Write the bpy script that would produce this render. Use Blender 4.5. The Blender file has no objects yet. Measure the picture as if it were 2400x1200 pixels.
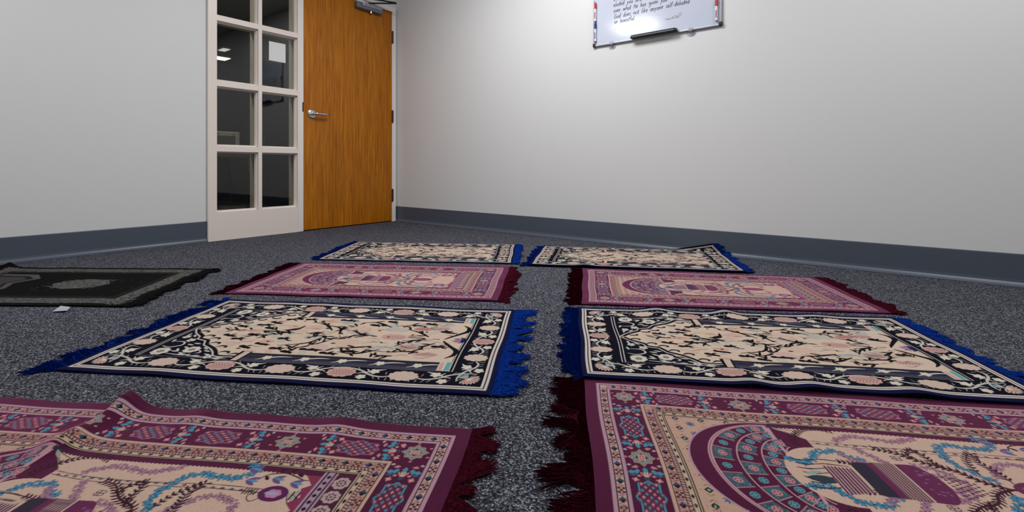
import bpy, bmesh, math, random
import numpy as np
from mathutils import Vector, Matrix
random.seed(7)
R = math.radians
S = bpy.context.scene
COL = S.collection

# ---------------------------------------------------------------- camera
F_PX, YAW, HOR = 1116.44, 0.655279, 392.36            # focal length in pixels of a 2400x1200 frame
cd = bpy.data.cameras.new('camera'); cam = bpy.data.objects.new('camera', cd); COL.objects.link(cam)
cd.sensor_fit = 'HORIZONTAL'; cd.sensor_width = 36.0
cd.lens = 36.0 * F_PX / 2400.0
cd.shift_y = -(600.0 - HOR) / 2400.0
cd.clip_start = 0.02; cd.clip_end = 60
cam.location = (0, 0, 0.545); cam.rotation_euler = (R(90), 0, YAW)
S.camera = cam

# ---------------------------------------------------------------- world, lamps, exposure
XW, XF, YR = -3.91, -3.885, 3.139                     # left wall plane, door frame face, right wall plane
XE, YS, ZC = 2.7, -2.9, 2.62                          # the other two walls, ceiling height
w = bpy.data.worlds.new('world'); S.world = w; w.use_nodes = True
w.node_tree.nodes['Background'].inputs[0].default_value = (0.5, 0.55, 0.6, 1)
w.node_tree.nodes['Background'].inputs[1].default_value = 0.05
S.view_settings.view_transform = 'Standard'; S.view_settings.look = 'None'
S.view_settings.gamma = 1.0; S.view_settings.use_curve_mapping = False
S.view_settings.exposure = -0.13

def area(name, loc, sx, sy, watts, col=(0.985, 0.99, 1.0), rot=(0, 0, 0)):
    l = bpy.data.lights.new(name, 'AREA'); l.shape = 'RECTANGLE'; l.size = sx; l.size_y = sy
    l.energy = watts; l.color = col
    o = bpy.data.objects.new(name, l); COL.objects.link(o); o.location = loc; o.rotation_euler = rot
    return o
area('ceiling_panel_lamp', (-2.80, -0.34, ZC - 0.02), 0.62, 0.50, 25)
area('ceiling_panel_lamp', (-1.75, 1.95, ZC - 0.02), 1.2, 0.6, 57)
area('ceiling_panel_lamp', (0.75, 1.95, ZC - 0.02), 1.2, 0.6, 36)
area('ceiling_panel_lamp', (0.2, -1.2, ZC - 0.02), 1.2, 0.6, 14)
area('ceiling_panel_lamp', (-2.8, -1.9, ZC - 0.02), 0.6, 1.2, 14)
area('office_lamp', (-4.75, 0.75, 2.55), 0.6, 0.3, 16.0, (1, 0.93, 0.76))

# ---------------------------------------------------------------- helpers
def srgb(r, g, b):
    f = lambda c: (c / 255 / 12.92) if c <= 10.31 else ((c / 255 + 0.055) / 1.055) ** 2.4
    return (f(r), f(g), f(b), 1)

def mat(name, col, rough=0.6, metal=0.0, spec=0.5, sheen=0.0):
    m = bpy.data.materials.new(name); m.use_nodes = True
    b = m.node_tree.nodes['Principled BSDF']
    b.inputs['Base Color'].default_value = srgb(*col); b.inputs['Roughness'].default_value = rough
    b.inputs['Metallic'].default_value = metal; b.inputs['Specular IOR Level'].default_value = spec
    if sheen: b.inputs['Sheen Weight'].default_value = sheen; b.inputs['Sheen Roughness'].default_value = 0.4
    return m

def node(m, kind, **kw):
    n = m.node_tree.nodes.new(kind)
    for k, v in kw.items(): setattr(n, k, v)
    return n
def link(m, a, b): m.node_tree.links.new(a, b)
def bsdf(m): return m.node_tree.nodes['Principled BSDF']
def coords(m, scale=(1, 1, 1), out='Object'):
    t = node(m, 'ShaderNodeTexCoord'); mp = node(m, 'ShaderNodeMapping'); mp.inputs['Scale'].default_value = scale
    link(m, t.outputs[out], mp.inputs['Vector']); return mp.outputs['Vector']
def ramp(m, fac, stops):
    r = node(m, 'ShaderNodeValToRGB'); e = r.color_ramp.elements
    while len(e) < len(stops): e.new(0.5)
    for x, (p, c) in zip(e, stops): x.position = p; x.color = srgb(*c)
    link(m, fac, r.inputs['Fac']); return r.outputs['Color']
def bump(m, h, strength, dist):
    b = node(m, 'ShaderNodeBump'); b.inputs['Strength'].default_value = strength; b.inputs['Distance'].default_value = dist
    link(m, h, b.inputs['Height']); link(m, b.outputs['Normal'], bsdf(m).inputs['Normal'])
def noise(m, vec, scale, detail=3, rough=0.5, dist=0.0):
    n = node(m, 'ShaderNodeTexNoise'); n.inputs['Scale'].default_value = scale; n.inputs['Detail'].default_value = detail
    n.inputs['Roughness'].default_value = rough; n.inputs['Distortion'].default_value = dist
    link(m, vec, n.inputs['Vector']); return n.outputs['Fac']

class MB:
    """collects shapes into one mesh"""
    def __init__(s): s.v = []; s.f = []; s.mi = []; s.m = 0
    def add(s, vs, fs):
        b = len(s.v); s.v += [tuple(p) for p in vs]; s.f += [tuple(b + i for i in f) for f in fs]; s.mi += [s.m] * len(fs); return s
    def box(s, x0, x1, y0, y1, z0, z1):
        return s.add([(x, y, z) for x in (x0, x1) for y in (y0, y1) for z in (z0, z1)],
                     [(0, 1, 3, 2), (4, 6, 7, 5), (0, 4, 5, 1), (2, 3, 7, 6), (0, 2, 6, 4), (1, 5, 7, 3)])
    def prism(s, poly, axis, a, b):
        """poly = 2D outline; extruded from a to b along axis"""
        def P(p, t): return {'x': (t, p[0], p[1]), 'y': (p[0], t, p[1]), 'z': (p[0], p[1], t)}[axis]
        n = len(poly)
        return s.add([P(p, a) for p in poly] + [P(p, b) for p in poly],
                     [tuple(range(n))[::-1], tuple(range(n, 2 * n))] + [(i, (i + 1) % n, n + (i + 1) % n, n + i) for i in range(n)])
    def tube(s, pts, rad, n=12, cap=True):
        pts = [Vector(p) for p in pts]; rad = rad if hasattr(rad, '__len__') else [rad] * len(pts)
        rings = []; up = None
        for i, p in enumerate(pts):
            d = (pts[min(i + 1, len(pts) - 1)] - pts[max(i - 1, 0)]).normalized()
            if up is None: up = Vector((0, 0, 1)) if abs(d.z) < .9 else Vector((1, 0, 0))
            a = d.cross(up).normalized(); c = a.cross(d).normalized(); up = c
            rings += [tuple(p + (a * math.cos(t) + c * math.sin(t)) * rad[i]) for t in [2 * math.pi * k / n for k in range(n)]]
        fs = [(i * n + k, i * n + (k + 1) % n, (i + 1) * n + (k + 1) % n, (i + 1) * n + k) for i in range(len(pts) - 1) for k in range(n)]
        if cap: fs += [tuple(range(n))[::-1], tuple(range((len(pts) - 1) * n, len(pts) * n))]
        return s.add(rings, fs)
    def build(s, name, mats, parent=None, bevel=0.0, smooth=False, seg=2):
        me = bpy.data.meshes.new(name); me.from_pydata(s.v, [], s.f); me.validate()
        for m in (mats if isinstance(mats, (list, tuple)) else [mats]): me.materials.append(m)
        if s.m or any(s.mi): me.polygons.foreach_set('material_index', s.mi)
        bm = bmesh.new(); bm.from_mesh(me); bmesh.ops.recalc_face_normals(bm, faces=bm.faces); bm.to_mesh(me); bm.free()
        if smooth: me.polygons.foreach_set('use_smooth', [True] * len(me.polygons))
        o = bpy.data.objects.new(name, me); COL.objects.link(o)
        if bevel:
            bv = o.modifiers.new('bevel', 'BEVEL'); bv.width = bevel; bv.segments = seg; bv.limit_method = 'ANGLE'; bv.angle_limit = R(40)
        if parent is not None:
            o.parent = parent; o.matrix_parent_inverse = Matrix.Translation(-Vector(parent.location)) if parent.rotation_euler.z == 0 else Matrix.Identity(4)
        return o

def empty(name, loc, rz=0.0):
    o = bpy.data.objects.new(name, None); COL.objects.link(o); o.location = loc; o.rotation_euler = (0, 0, rz); o.empty_display_size = 0.1
    return o
def tag(o, label, cat, group=None):
    o['label'] = label; o['category'] = cat
    if group: o['group'] = group
    return o
def struct(o, label=None):
    o['kind'] = 'structure'
    if label: o['label'] = label
    return o

# ---------------------------------------------------------------- materials of the room
M = {}
m = M['paint'] = mat('wall_paint', (213, 213, 213), 0.42, spec=0.35)
bump(m, noise(m, coords(m), 160, 2), 0.06, 0.002)
m = M['carpet'] = mat('carpet', (80, 80, 92), 0.95, spec=0.1)
vec = coords(m)
vo = node(m, 'ShaderNodeTexVoronoi'); vo.inputs['Scale'].default_value = 300; vo.inputs['Randomness'].default_value = 1.0; link(m, vec, vo.inputs['Vector'])
sep = node(m, 'ShaderNodeSeparateColor'); link(m, vo.outputs['Color'], sep.inputs['Color'])
nz = noise(m, vec, 300, 2, 0.6)
mx = node(m, 'ShaderNodeMath', operation='MULTIPLY_ADD'); link(m, sep.outputs[0], mx.inputs[0]); mx.inputs[1].default_value = 0.7
mx2 = node(m, 'ShaderNodeMath', operation='MULTIPLY'); link(m, nz, mx2.inputs[0]); mx2.inputs[1].default_value = 0.35; link(m, mx2.outputs[0], mx.inputs[2])
link(m, ramp(m, mx.outputs[0], [(0.12, (14, 14, 20)), (0.44, (52, 52, 61)), (0.66, (82, 82, 94)), (0.92, (164, 165, 174))]), bsdf(m).inputs['Base Color'])
bump(m, vo.outputs['Distance'], 0.9, 0.006)
M['ceiling'] = mat('ceiling_tile', (225, 225, 222), 0.9)
m = M['trim'] = mat('cream_enamel', (228, 216, 207), 0.35)
M['frame'] = mat('frame_enamel', (226, 220, 214), 0.35)
m = M['base'] = mat('rubber_base', (74, 82, 94), 0.38, spec=0.5)
m = M['oak'] = mat('oak_veneer', (164, 102, 26), 0.38, spec=0.28)
v1 = coords(m, (1, 9, 0.55)); v2 = coords(m, (1, 120, 2.2))
a = noise(m, v1, 3.2, 5, 0.6, 1.6); b_ = noise(m, v2, 2.0, 4, 0.6)
wv = node(m, 'ShaderNodeTexWave', wave_type='BANDS', bands_direction='Y'); wv.inputs['Scale'].default_value = 1.6; wv.inputs['Distortion'].default_value = 7.0
wv.inputs['Detail'].default_value = 3; wv.inputs['Detail Scale'].default_value = 1.2; link(m, coords(m, (1, 6, 0.35)), wv.inputs['Vector'])
c1 = ramp(m, a, [(0.3, (152, 88, 4)), (0.52, (174, 104, 10)), (0.75, (192, 122, 26))])
c2 = ramp(m, b_, [(0.34, (150, 92, 44)), (0.5, (255, 255, 255))])
c3 = ramp(m, wv.outputs['Fac'], [(0.0, (196, 178, 160)), (0.35, (255, 255, 255))])
mixa = node(m, 'ShaderNodeMix', data_type='RGBA', blend_type='MULTIPLY'); mixa.inputs[0].default_value = 0.55; link(m, c1, mixa.inputs[6]); link(m, c2, mixa.inputs[7])
mixb = node(m, 'ShaderNodeMix', data_type='RGBA', blend_type='MULTIPLY'); mixb.inputs[0].default_value = 0.30; link(m, mixa.outputs[2], mixb.inputs[6]); link(m, c3, mixb.inputs[7])
link(m, mixb.outputs[2], bsdf(m).inputs['Base Color']); bump(m, b_, 0.12, 0.001)
M['chrome'] = mat('satin_chrome', (200, 202, 206), 0.25, 1.0)
M['hinge'] = mat('dark_bronze', (72, 58, 52), 0.4, 0.7)
M['alum'] = mat('brushed_aluminium', (168, 172, 180), 0.35, 0.9)
M['closer'] = mat('closer_cover', (112, 118, 128), 0.4, 0.5)
M['black'] = mat('black_plastic', (18, 18, 20), 0.45)
m = M['dark'] = mat('door_gap', (20, 16, 14), 0.8)
m = M['board'] = mat('whiteboard_enamel', (194, 200, 216), 0.12, spec=0.7)
M['white_plastic'] = mat('white_plastic', (225, 225, 228), 0.35)
M['ink'] = mat('black_ink', (22, 22, 30), 0.6)
M['paper'] = mat('paper', (218, 220, 218), 0.8)
M['red'] = mat('red_plastic', (196, 40, 34), 0.4)
M['dkred'] = mat('crimson_print', (160, 36, 60), 0.5)
M['blue'] = mat('blue_plastic', (40, 42, 128), 0.4)
M['dkblue'] = mat('blue_print', (62, 62, 150), 0.5)
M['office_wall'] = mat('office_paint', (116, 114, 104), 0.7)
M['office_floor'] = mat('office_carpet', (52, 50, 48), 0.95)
M['brown'] = mat('dark_wood', (118, 78, 52), 0.5)
M['beige'] = mat('beige_plastic', (190, 180, 165), 0.5)
m = M['clear'] = mat('clear_plastic', (235, 235, 245), 0.1); bsdf(m).inputs['Transmission Weight'].default_value = 0.75; bsdf(m).inputs['IOR'].default_value = 1.45
m = M['glass'] = bpy.data.materials.new('window_glass'); m.use_nodes = True; nt = m.node_tree; nt.nodes.clear()
out = nt.nodes.new('ShaderNodeOutputMaterial'); mixs = nt.nodes.new('ShaderNodeMixShader'); fr = nt.nodes.new('ShaderNodeFresnel'); fr.inputs['IOR'].default_value = 1.5
tr = nt.nodes.new('ShaderNodeBsdfTransparent'); tr.inputs[0].default_value = (0.86, 0.89, 0.87, 1); gl = nt.nodes.new('ShaderNodeBsdfGlossy'); gl.inputs['Roughness'].default_value = 0.02
nt.links.new(fr.outputs[0], mixs.inputs[0]); nt.links.new(tr.outputs[0], mixs.inputs[1]); nt.links.new(gl.outputs[0], mixs.inputs[2]); nt.links.new(mixs.outputs[0], out.inputs[0])

# ---------------------------------------------------------------- room shell
T = 0.12
FY0, FY1, FZ = 1.408, 3.1185, 2.16                     # opening of the door frame along the left wall, its top
def st(name, mb, mt, label=None, parent=None, **k):
    o = mb.build(name, mt, parent, **k)
    if parent is None: struct(o, label)
    return o
st('floor', MB().box(XW - 0.0, XE, YS, YR, -0.05, 0.0), M['carpet'], 'dark grey speckled loop carpet')
st('ceiling', MB().box(XW - T, XE + T, YS - T, YR + T, ZC, ZC + 0.08), M['ceiling'])
st('wall_left', MB().box(XW - T, XW, YS, FY0, 0, ZC).box(XW - T, XW, FY0, YR, FZ, ZC).box(XW - T, XW, FY1, YR, 0, FZ), M['paint'], 'pale grey painted wall left of the glazed sidelight')
st('wall_right', MB().box(XW - T, XE + T, YR, YR + T, 0, ZC), M['paint'], 'pale painted wall carrying the whiteboard')
st('wall_front', MB().box(XW - T, XE + T, YS - T, YS, 0, ZC), M['paint'])
st('wall_side', MB().box(XE, XE + T, YS, YR, 0, ZC), M['paint'])
def baseboard(name, axis, at, sgn, a, b, label):
    # 150 mm rubber cove base with a toe that curls out on to the carpet
    pr = [(0, 0), (0.027, 0), (0.0275, 0.003), (0.021, 0.0055), (0.012, 0.011), (0.006, 0.020), (0.0045, 0.032), (0.0040, 0.146), (0.0025, 0.150), (0, 0.150)]
    mb = MB()
    if axis == 'y': mb.prism([(at + sgn * d, z) for d, z in pr], 'y', a, b)
    else: mb.prism([(at + sgn * d, z) for d, z in pr], 'x', a, b)
    return st(name, mb, M['base'], label)
baseboard('baseboard_left', 'y', XW, 1, YS, FY0, 'slate grey rubber cove base below the left wall')
baseboard('baseboard_right', 'x', YR, -1, XW, XE, 'slate grey rubber cove base below the whiteboard wall')
baseboard('baseboard_front', 'x', YS, 1, XW, XE, None)
baseboard('baseboard_side', 'y', XE, -1, YS, YR, None)

# door frame: jambs and header (one welded frame around sidelight and door)
DY0, DY1 = 2.139, 3.073                                # door slab
XB = XW - T                                            # back of the frame
fr = MB()
fr.box(XB, XF, DY1, FY1, 0, FZ)                        # hinge jamb
fr.box(XB, XF, FY0, DY1, 2.113, FZ)                    # header
fr.box(XB, XF, DY0 - 0.042, DY0, 0, 2.113)             # strike jamb between sidelight and door
st('trim_1', fr, M['frame'], 'cream steel frame around the sidelight and the oak door', bevel=0.003)

# sidelight: stiles, rails, moulded muntins, eight panes
win = MB()
PY = [(1.467, 1.764), (1.793, 2.085)]
PZ = [(0.211, 0.664), (0.705, 1.150), (1.192, 1.637), (1.677, 2.095)]
win.box(XB, XF, FY0, PY[0][0], 0, 2.113).box(XB, XF, PY[1][1], DY0 - 0.042, 0, 2.113).box(XB, XF, PY[0][1], PY[1][0], PZ[0][0], 2.113)
win.box(XB, XF, PY[0][0], PY[1][1], 0, PZ[0][0])
for (a0, a1), (b0, b1) in zip(PZ, PZ[1:] + [(2.113, 2.2)]):
    for y0, y1 in PY: win.box(XB + 0.001, XF - 0.001, y0, y1, a1, b0)
wo = st('window_1', win, M['trim'], 'cream painted glazed sidelight with eight panes beside the oak door')
stops = MB()
XG = XF - 0.045
for y0, y1 in PY:
    for z0, z1 in PZ:
        d, e = 0.013, 0.030                            # sloped glazing beads in front of the glass
        for (ya, za, yb, zb, ny, nz) in ((y0, z0, y1, z0, 0, 1), (y0, z1, y1, z1, 0, -1), (y0, z0, y0, z1, 1, 0), (y1, z0, y1, z1, -1, 0)):
            pa, pb = (ya, za), (yb, zb)
            q = []
            for x, off in ((XF - 0.018, 0), (XF - 0.018, 0.0045), (XF - 0.022, 0.007), (XG + 0.006, d), (XG + 0.002, d), (XG + 0.002, 0)):
                q.append([(x, p[0] + ny * off, p[1] + nz * off) for p in (pa, pb)])
            n = len(q)
            stops.add([c for r in q for c in r], [(2 * i, 2 * i + 1, 2 * ((i + 1) % n) + 1, 2 * ((i + 1) % n)) for i in range(n)] + [tuple(2 * i for i in range(n)), tuple(2 * i + 1 for i in range(n))[::-1]])
st('glazing_bead', stops, M['trim'], parent=wo)
for y0, y1 in PY:
    for z0, z1 in PZ:
        MB().box(XG - 0.003, XG + 0.003, y0, y1, z0, z1).build('pane', M['glass'], wo)

# oak door
door = MB().box(XF - 0.052, XF - 0.004, DY0 + 0.003, DY1 - 0.003, 0.008, 2.109).build('door_1', M['oak'], bevel=0.0015)
struct(door, 'closed oak veneer door with a chrome lever handle')
gap = MB().box(XF - 0.060, XF - 0.053, DY0, DY1, 0.0, 2.113).build('gap_shade_sheet', M['dark'], door)  # near-black sheet behind the slab, its colour standing in for gap shade
hx = XF - 0.004; hy = DY0 + 0.075; hz = 1.008
ros = MB().tube([(hx, hy, hz), (hx + 0.006, hy, hz), (hx + 0.011, hy, hz)], [0.038, 0.038, 0.029], 28)
lever = MB().tube([(hx + 0.008, hy, hz), (hx + 0.030, hy, hz), (hx + 0.048, hy + 0.004, hz), (hx + 0.054, hy + 0.018, hz), (hx + 0.055, hy + 0.05, hz), (hx + 0.054, hy + 0.10, hz + 0.001), (hx + 0.051, hy + 0.138, hz + 0.002)], [0.012, 0.012, 0.0125, 0.0125, 0.011, 0.010, 0.009], 14)
lo = lever.build('lever_handle', M['chrome'], door, smooth=True); lo['label'] = 'satin chrome lever handle'
ro = ros.build('rose', M['chrome'], lo, smooth=False)
ro.matrix_parent_inverse = Matrix.Identity(4)
for zc in (1.857, 1.058, 0.265):
    h = MB().tube([(XF + 0.004, DY1 + 0.001, zc - 0.063), (XF + 0.004, DY1 + 0.001, zc + 0.063)], 0.0075, 12)
    h.box(XF - 0.003, XF + 0.0012, DY1 - 0.003, DY1 + 0.016, zc - 0.056, zc + 0.056)
    for k in (-0.024, 0.024): h.tube([(XF + 0.004, DY1 + 0.001, zc + k - 0.0008), (XF + 0.004, DY1 + 0.001, zc + k + 0.0008)], 0.0082, 12)
    ho = h.build('hinge', M['hinge'], door); ho['label'] = 'bronze butt hinge'
MB().box(XF - 0.002, XF + 0.0015, DY0 - 0.012, DY0 - 0.001, 1.02, 1.10).build('strike_plate', M['hinge'], door)
# door closer on the top rail
cl = MB().box(hx, hx + 0.052, 2.635, 2.925, 2.040, 2.098).build('closer_body', M['closer'], door, bevel=0.010, seg=3); cl['label'] = 'grey overhead door closer'
MB().box(hx + 0.045, hx + 0.056, 2.70, 2.91, 2.072, 2.102).build('closer_cover', M['alum'], cl, bevel=0.004).matrix_parent_inverse = Matrix.Identity(4)
a = MB().tube([(hx + 0.028, 2.79, 2.09), (hx + 0.028, 2.79, 2.125)], 0.012, 12)
a.tube([(hx + 0.028, 2.79, 2.118), (hx + 0.17, 2.985, 2.140), (hx + 0.175, 2.99, 2.142)], 0.008, 8).tube([(hx + 0.17, 2.985, 2.145), (hx + 0.012, 2.66, 2.150)], 0.008, 8)
a.build('closer_arm', M['black'], cl).matrix_parent_inverse = Matrix.Identity(4)
v = MB().tube([(hx + 0.030, 2.80, 2.040), (hx + 0.030, 2.80, 2.022)], [0.012, 0.010], 14).build('adjuster', M['chrome'], cl); v.matrix_parent_inverse = Matrix.Identity(4)

# office beyond the glass
OX0, OY0, OY1 = -10.4, 0.2, 5.6
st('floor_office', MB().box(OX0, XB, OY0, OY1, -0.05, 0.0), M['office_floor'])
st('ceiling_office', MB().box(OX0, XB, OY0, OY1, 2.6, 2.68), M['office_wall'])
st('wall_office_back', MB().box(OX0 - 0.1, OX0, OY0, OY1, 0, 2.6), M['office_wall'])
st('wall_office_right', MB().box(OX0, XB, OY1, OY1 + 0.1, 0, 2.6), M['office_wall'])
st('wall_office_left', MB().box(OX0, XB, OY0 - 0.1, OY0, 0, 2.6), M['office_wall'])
st('baseboard_office', MB().box(OX0, OX0 + 0.01, OY0, OY1, 0, 0.15), M['base'])
t = empty('side_table', (-4.98, 1.90, 0)); tag(t, 'dark wooden table behind the sidelight glass, under a beige heater', 'table')
MB().box(-5.28, -4.70, 1.45, 2.17, 0.70, 0.735).build('table_top', M['brown'], t, bevel=0.004)
for sx, sy in ((-5.24, 1.50), (-4.76, 1.50), (-5.24, 2.06), (-4.76, 2.06)):
    ex, ey = (0.05 if sx > -5 else -0.05), (0.10 if sy > 1.8 else -0.05)
    MB().tube([(sx, sy, 0.70), (sx + ex, sy + ey, 0.0)], [0.022, 0.015], 10).build('leg', M['brown'], t)
MB().box(-5.25, -4.73, 1.49, 2.10, 0.64, 0.70).build('apron', M['brown'], t)
hb = empty('space_heater', (-4.97, 1.93, 0.735)); tag(hb, 'small beige slatted heater box on the table seen through the sidelight', 'heater')
MB().box(-5.07, -4.88, 1.79, 2.045, 0.735, 0.885).build('body', M['beige'], hb, bevel=0.012, seg=3)
g = MB()
for k in range(5): g.box(-4.886, -4.872, 1.835, 2.0, 0.765 + k * 0.017, 0.774 + k * 0.017)
g.build('grille', M['dark'], hb)
for y in (1.85, 1.985): MB().tube([(-4.882, y, 0.862), (-4.872, y, 0.862)], 0.007, 12).build('knob', M['red'], hb)
t = empty('filing_cabinet', (-6.6, 3.62, 0)); tag(t, 'tall dark cabinet standing in the dim office behind the right panes', 'cabinet')
MB().box(-6.95, -6.25, 3.25, 4.05, 0, 1.55).build('body', M['black'], t, bevel=0.006)
for k in range(4):
    d_ = MB().box(-6.248, -6.23, 3.28, 4.02, 0.05 + k * 0.372, 0.39 + k * 0.372).build('drawer', M['black'], t, bevel=0.004)
    MB().box(-6.231, -6.212, 3.56, 3.74, 0.24 + k * 0.372, 0.26 + k * 0.372).build('pull', M['alum'], d_).matrix_parent_inverse = Matrix.Identity(4)

for x, y, sx, sy, e, lb in ((-8.92, 3.48, .22, .10, 0.8, 'slim lit ceiling fixture far inside the dim office'), (-9.67, 3.72, .26, .22, 2.2, 'brighter lit ceiling fixture at the back of the dim office')):
    mm = mat('lit_diffuser', (240, 238, 225)); bsdf(mm).inputs['Emission Color'].default_value = srgb(250, 248, 232); bsdf(mm).inputs['Emission Strength'].default_value = e
    t = empty('ceiling_fixture', (x, y, 2.6)); tag(t, lb, 'lamp')
    MB().box(x - sx / 2 - .03, x + sx / 2 + .03, y - sy / 2 - .03, y + sy / 2 + .03, 2.57, 2.6).build('housing', M['white_plastic'], t)
    MB().box(x - sx / 2, x + sx / 2, y - sy / 2, y + sy / 2, 2.56, 2.57).build('diffuser', mm, t)

# sheet on the glass
pz0, pz1 = 1.417, 1.573
sheet = MB().box(XG + 0.0032, XG + 0.0036, 1.866, 2.003, pz0, pz1).build('paper_sheet', M['paper']); tag(sheet, 'blank white paper sheet stuck on a right pane of the sidelight', 'paper')

# ---------------------------------------------------------------- whiteboard, markers, eraser, clips
BX0, BX1, BZ0, BZ1 = -1.652, -0.766, 1.425, 2.035
wb = empty('whiteboard', ((BX0 + BX1) / 2, YR, BZ0)); tag(wb, 'white dry erase board with handwritten lines hung high on the right wall', 'whiteboard')
MB().box(BX0 + 0.004, BX1 - 0.004, YR - 0.011, YR - 0.001, BZ0 + 0.004, BZ1 - 0.004).build('writing_surface', M['board'], wb)
f = MB()
f.box(BX0 + 0.01, BX1 - 0.01, YR - 0.016, YR, BZ0, BZ0 + 0.010).box(BX0 + 0.01, BX1 - 0.01, YR - 0.016, YR, BZ1 - 0.010, BZ1)
f.box(BX0, BX0 + 0.010, YR - 0.016, YR, BZ0, BZ1).box(BX1 - 0.010, BX1, YR - 0.016, YR, BZ0, BZ1)
f.build('frame', M['alum'], wb, bevel=0.002)
for x0, x1 in ((BX0 - 0.004, BX0 + 0.018), (BX1 - 0.018, BX1 + 0.004)):
    for z0, z1 in ((BZ0 - 0.003, BZ0 + 0.024), (BZ1 - 0.024, BZ1 + 0.003)):
        MB().box(x0, x1, YR - 0.020, YR, z0, z1).build('corner_cap', M['black'], wb, bevel=0.006, seg=3)['label'] = 'black plastic corner cap'

# pen strokes of a small handwriting: each glyph = (advance, strokes) in units of the x height
G_ = {
 'a': (1.0, [[(.75, .9), (.4, 1), (.1, .6), (.15, .1), (.5, .05), (.75, .5), (.78, .95), (.75, .3), (.95, 0)]]),
 'b': (1.0, [[(.2, 1.9), (.15, 0), (.2, .7), (.55, .95), (.8, .5), (.5, 0), (.15, .1)]]),
 'd': (1.05, [[(.7, .8), (.35, .95), (.1, .5), (.3, 0), (.65, .2), (.8, 1.9), (.75, .3), (.9, 0)]]),
 'e': (.9, [[(.15, .5), (.7, .6), (.6, .95), (.3, .95), (.1, .5), (.3, .05), (.75, .15)]]),
 'f': (.75, [[(.75, 1.7), (.5, 1.9), (.35, 1.5), (.3, 0)], [(.05, 1.0), (.65, 1.05)]]),
 'g': (1.0, [[(.75, .9), (.4, 1), (.1, .6), (.3, .1), (.7, .4), (.78, .95), (.75, -.5), (.4, -.85), (.1, -.6)]]),
 'h': (1.0, [[(.2, 1.9), (.15, 0), (.25, .7), (.55, .95), (.72, .6), (.75, 0)]]),
 'i': (.5, [[(.25, .95), (.25, .1), (.4, 0)], [(.27, 1.4), (.3, 1.48)]]),
 'k': (.95, [[(.2, 1.9), (.15, 0)], [(.7, 1.0), (.2, .5), (.75, 0)]]),
 'l': (.5, [[(.25, 1.9), (.2, .1), (.4, 0)]]),
 'm': (1.4, [[(.15, .95), (.15, 0), (.2, .6), (.45, .95), (.6, .6), (.6, 0), (.65, .6), (.95, .95), (1.1, .6), (1.1, 0)]]),
 'n': (1.0, [[(.15, .95), (.15, 0), (.25, .65), (.55, .95), (.72, .6), (.75, 0)]]),
 'o': (1.0, [[(.5, .95), (.15, .7), (.15, .2), (.5, 0), (.8, .3), (.75, .8), (.45, .97)]]),
 'r': (.8, [[(.15, .95), (.15, 0), (.2, .6), (.45, .92), (.68, .85)]]),
 's': (.85, [[(.7, .85), (.4, .97), (.2, .75), (.6, .4), (.5, .05), (.1, .1)]]),
 't': (.75, [[(.35, 1.6), (.3, .2), (.5, 0), (.65, .1)], [(.05, 1.0), (.65, 1.03)]]),
 'u': (1.0, [[(.15, .95), (.15, .3), (.4, 0), (.7, .3), (.75, .95), (.75, .2), (.9, 0)]]),
 'v': (.9, [[(.1, .95), (.4, 0), (.75, .95)]]),
 'w': (1.3, [[(.1, .95), (.3, 0), (.6, .8), (.8, 0), (1.1, .95)]]),
 'x': (.9, [[(.1, .95), (.75, 0)], [(.7, .95), (.1, 0)]]),
 'y': (.95, [[(.1, .95), (.4, .15)], [(.75, .95), (.4, .1), (.05, -.8)]]),
 'G': (1.35, [[(1.05, 1.5), (.6, 1.75), (.15, 1.1), (.25, .2), (.7, 0), (1.05, .35), (1.05, .8), (.65, .75)]]),
 'H': (1.25, [[(.2, 1.75), (.2, 0)], [(.95, 1.75), (.95, 0)], [(.2, .9), (.95, .92)]]),
 '-': (.8, [[(.15, .5), (.6, .52)]]), ' ': (1.15, []),
}
def smooth_pts(p, n=5):
    p = np.array(p, float)
    if len(p) < 3: return p
    q = np.vstack([2 * p[0] - p[1], p, 2 * p[-1] - p[-2]]); out = []
    for i in range(1, len(q) - 2):
        for t in np.linspace(0, 1, n, endpoint=False):
            a, b, c, d = q[i - 1:i + 3]
            out.append(.5 * (2 * b + (c - a) * t + (2 * a - 5 * b + 4 * c - d) * t * t + (3 * b - a - 3 * c + d) * t ** 3))
    return np.array(out + [p[-1]])
ink = MB(); YI = YR - 0.0114
def pen(pts, wd=0.0031):
    p = smooth_pts(pts, 4); d = np.gradient(p, axis=0); n = np.stack([-d[:, 1], d[:, 0]], 1); n /= np.maximum(np.hypot(n[:, :1], n[:, 1:]), 1e-9)
    L_, R_ = p + n * wd / 2, p - n * wd / 2
    vs = [(x, YI, z) for x, z in L_] + [(x, YI, z) for x, z in R_]; k = len(p)
    vs += [(x, YI + 0.0004, z) for x, _, z in vs]
    ink.add(vs, [(i, i + 1, k + i + 1, k + i) for i in range(k - 1)] + [(i, i + 1, 2 * k + i + 1, 2 * k + i) for i in range(k - 1)] + [(k + i, k + i + 1, 3 * k + i + 1, 3 * k + i) for i in range(k - 1)])
rng = random.Random(3)
def write(text, x, z, h, width):
    adv = sum(G_[c][0] for c in text); sx = width / adv
    for c in text:
        a, ss = G_[c]; jz = rng.uniform(-.08, .08) * h
        for s in ss: pen([(x + (px + .18 * pz) * sx, z + pz * h + jz) for px, pz in s])
        x += a * sx
write('that you may not grieve over what has', -1.494, 1.729, 0.0165, 0.535)
write('eluded you and not exult', -1.494, 1.688, 0.0165, 0.352)
write('over what He has given you', -1.493, 1.646, 0.0165, 0.385)
write('God does not like anyone self-deluded', -1.490, 1.603, 0.0165, 0.528)
write('or boastful', -1.488, 1.566, 0.0160, 0.150)
pen([(-1.487, 1.528), (-1.478, 1.5275)], 0.002)
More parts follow.
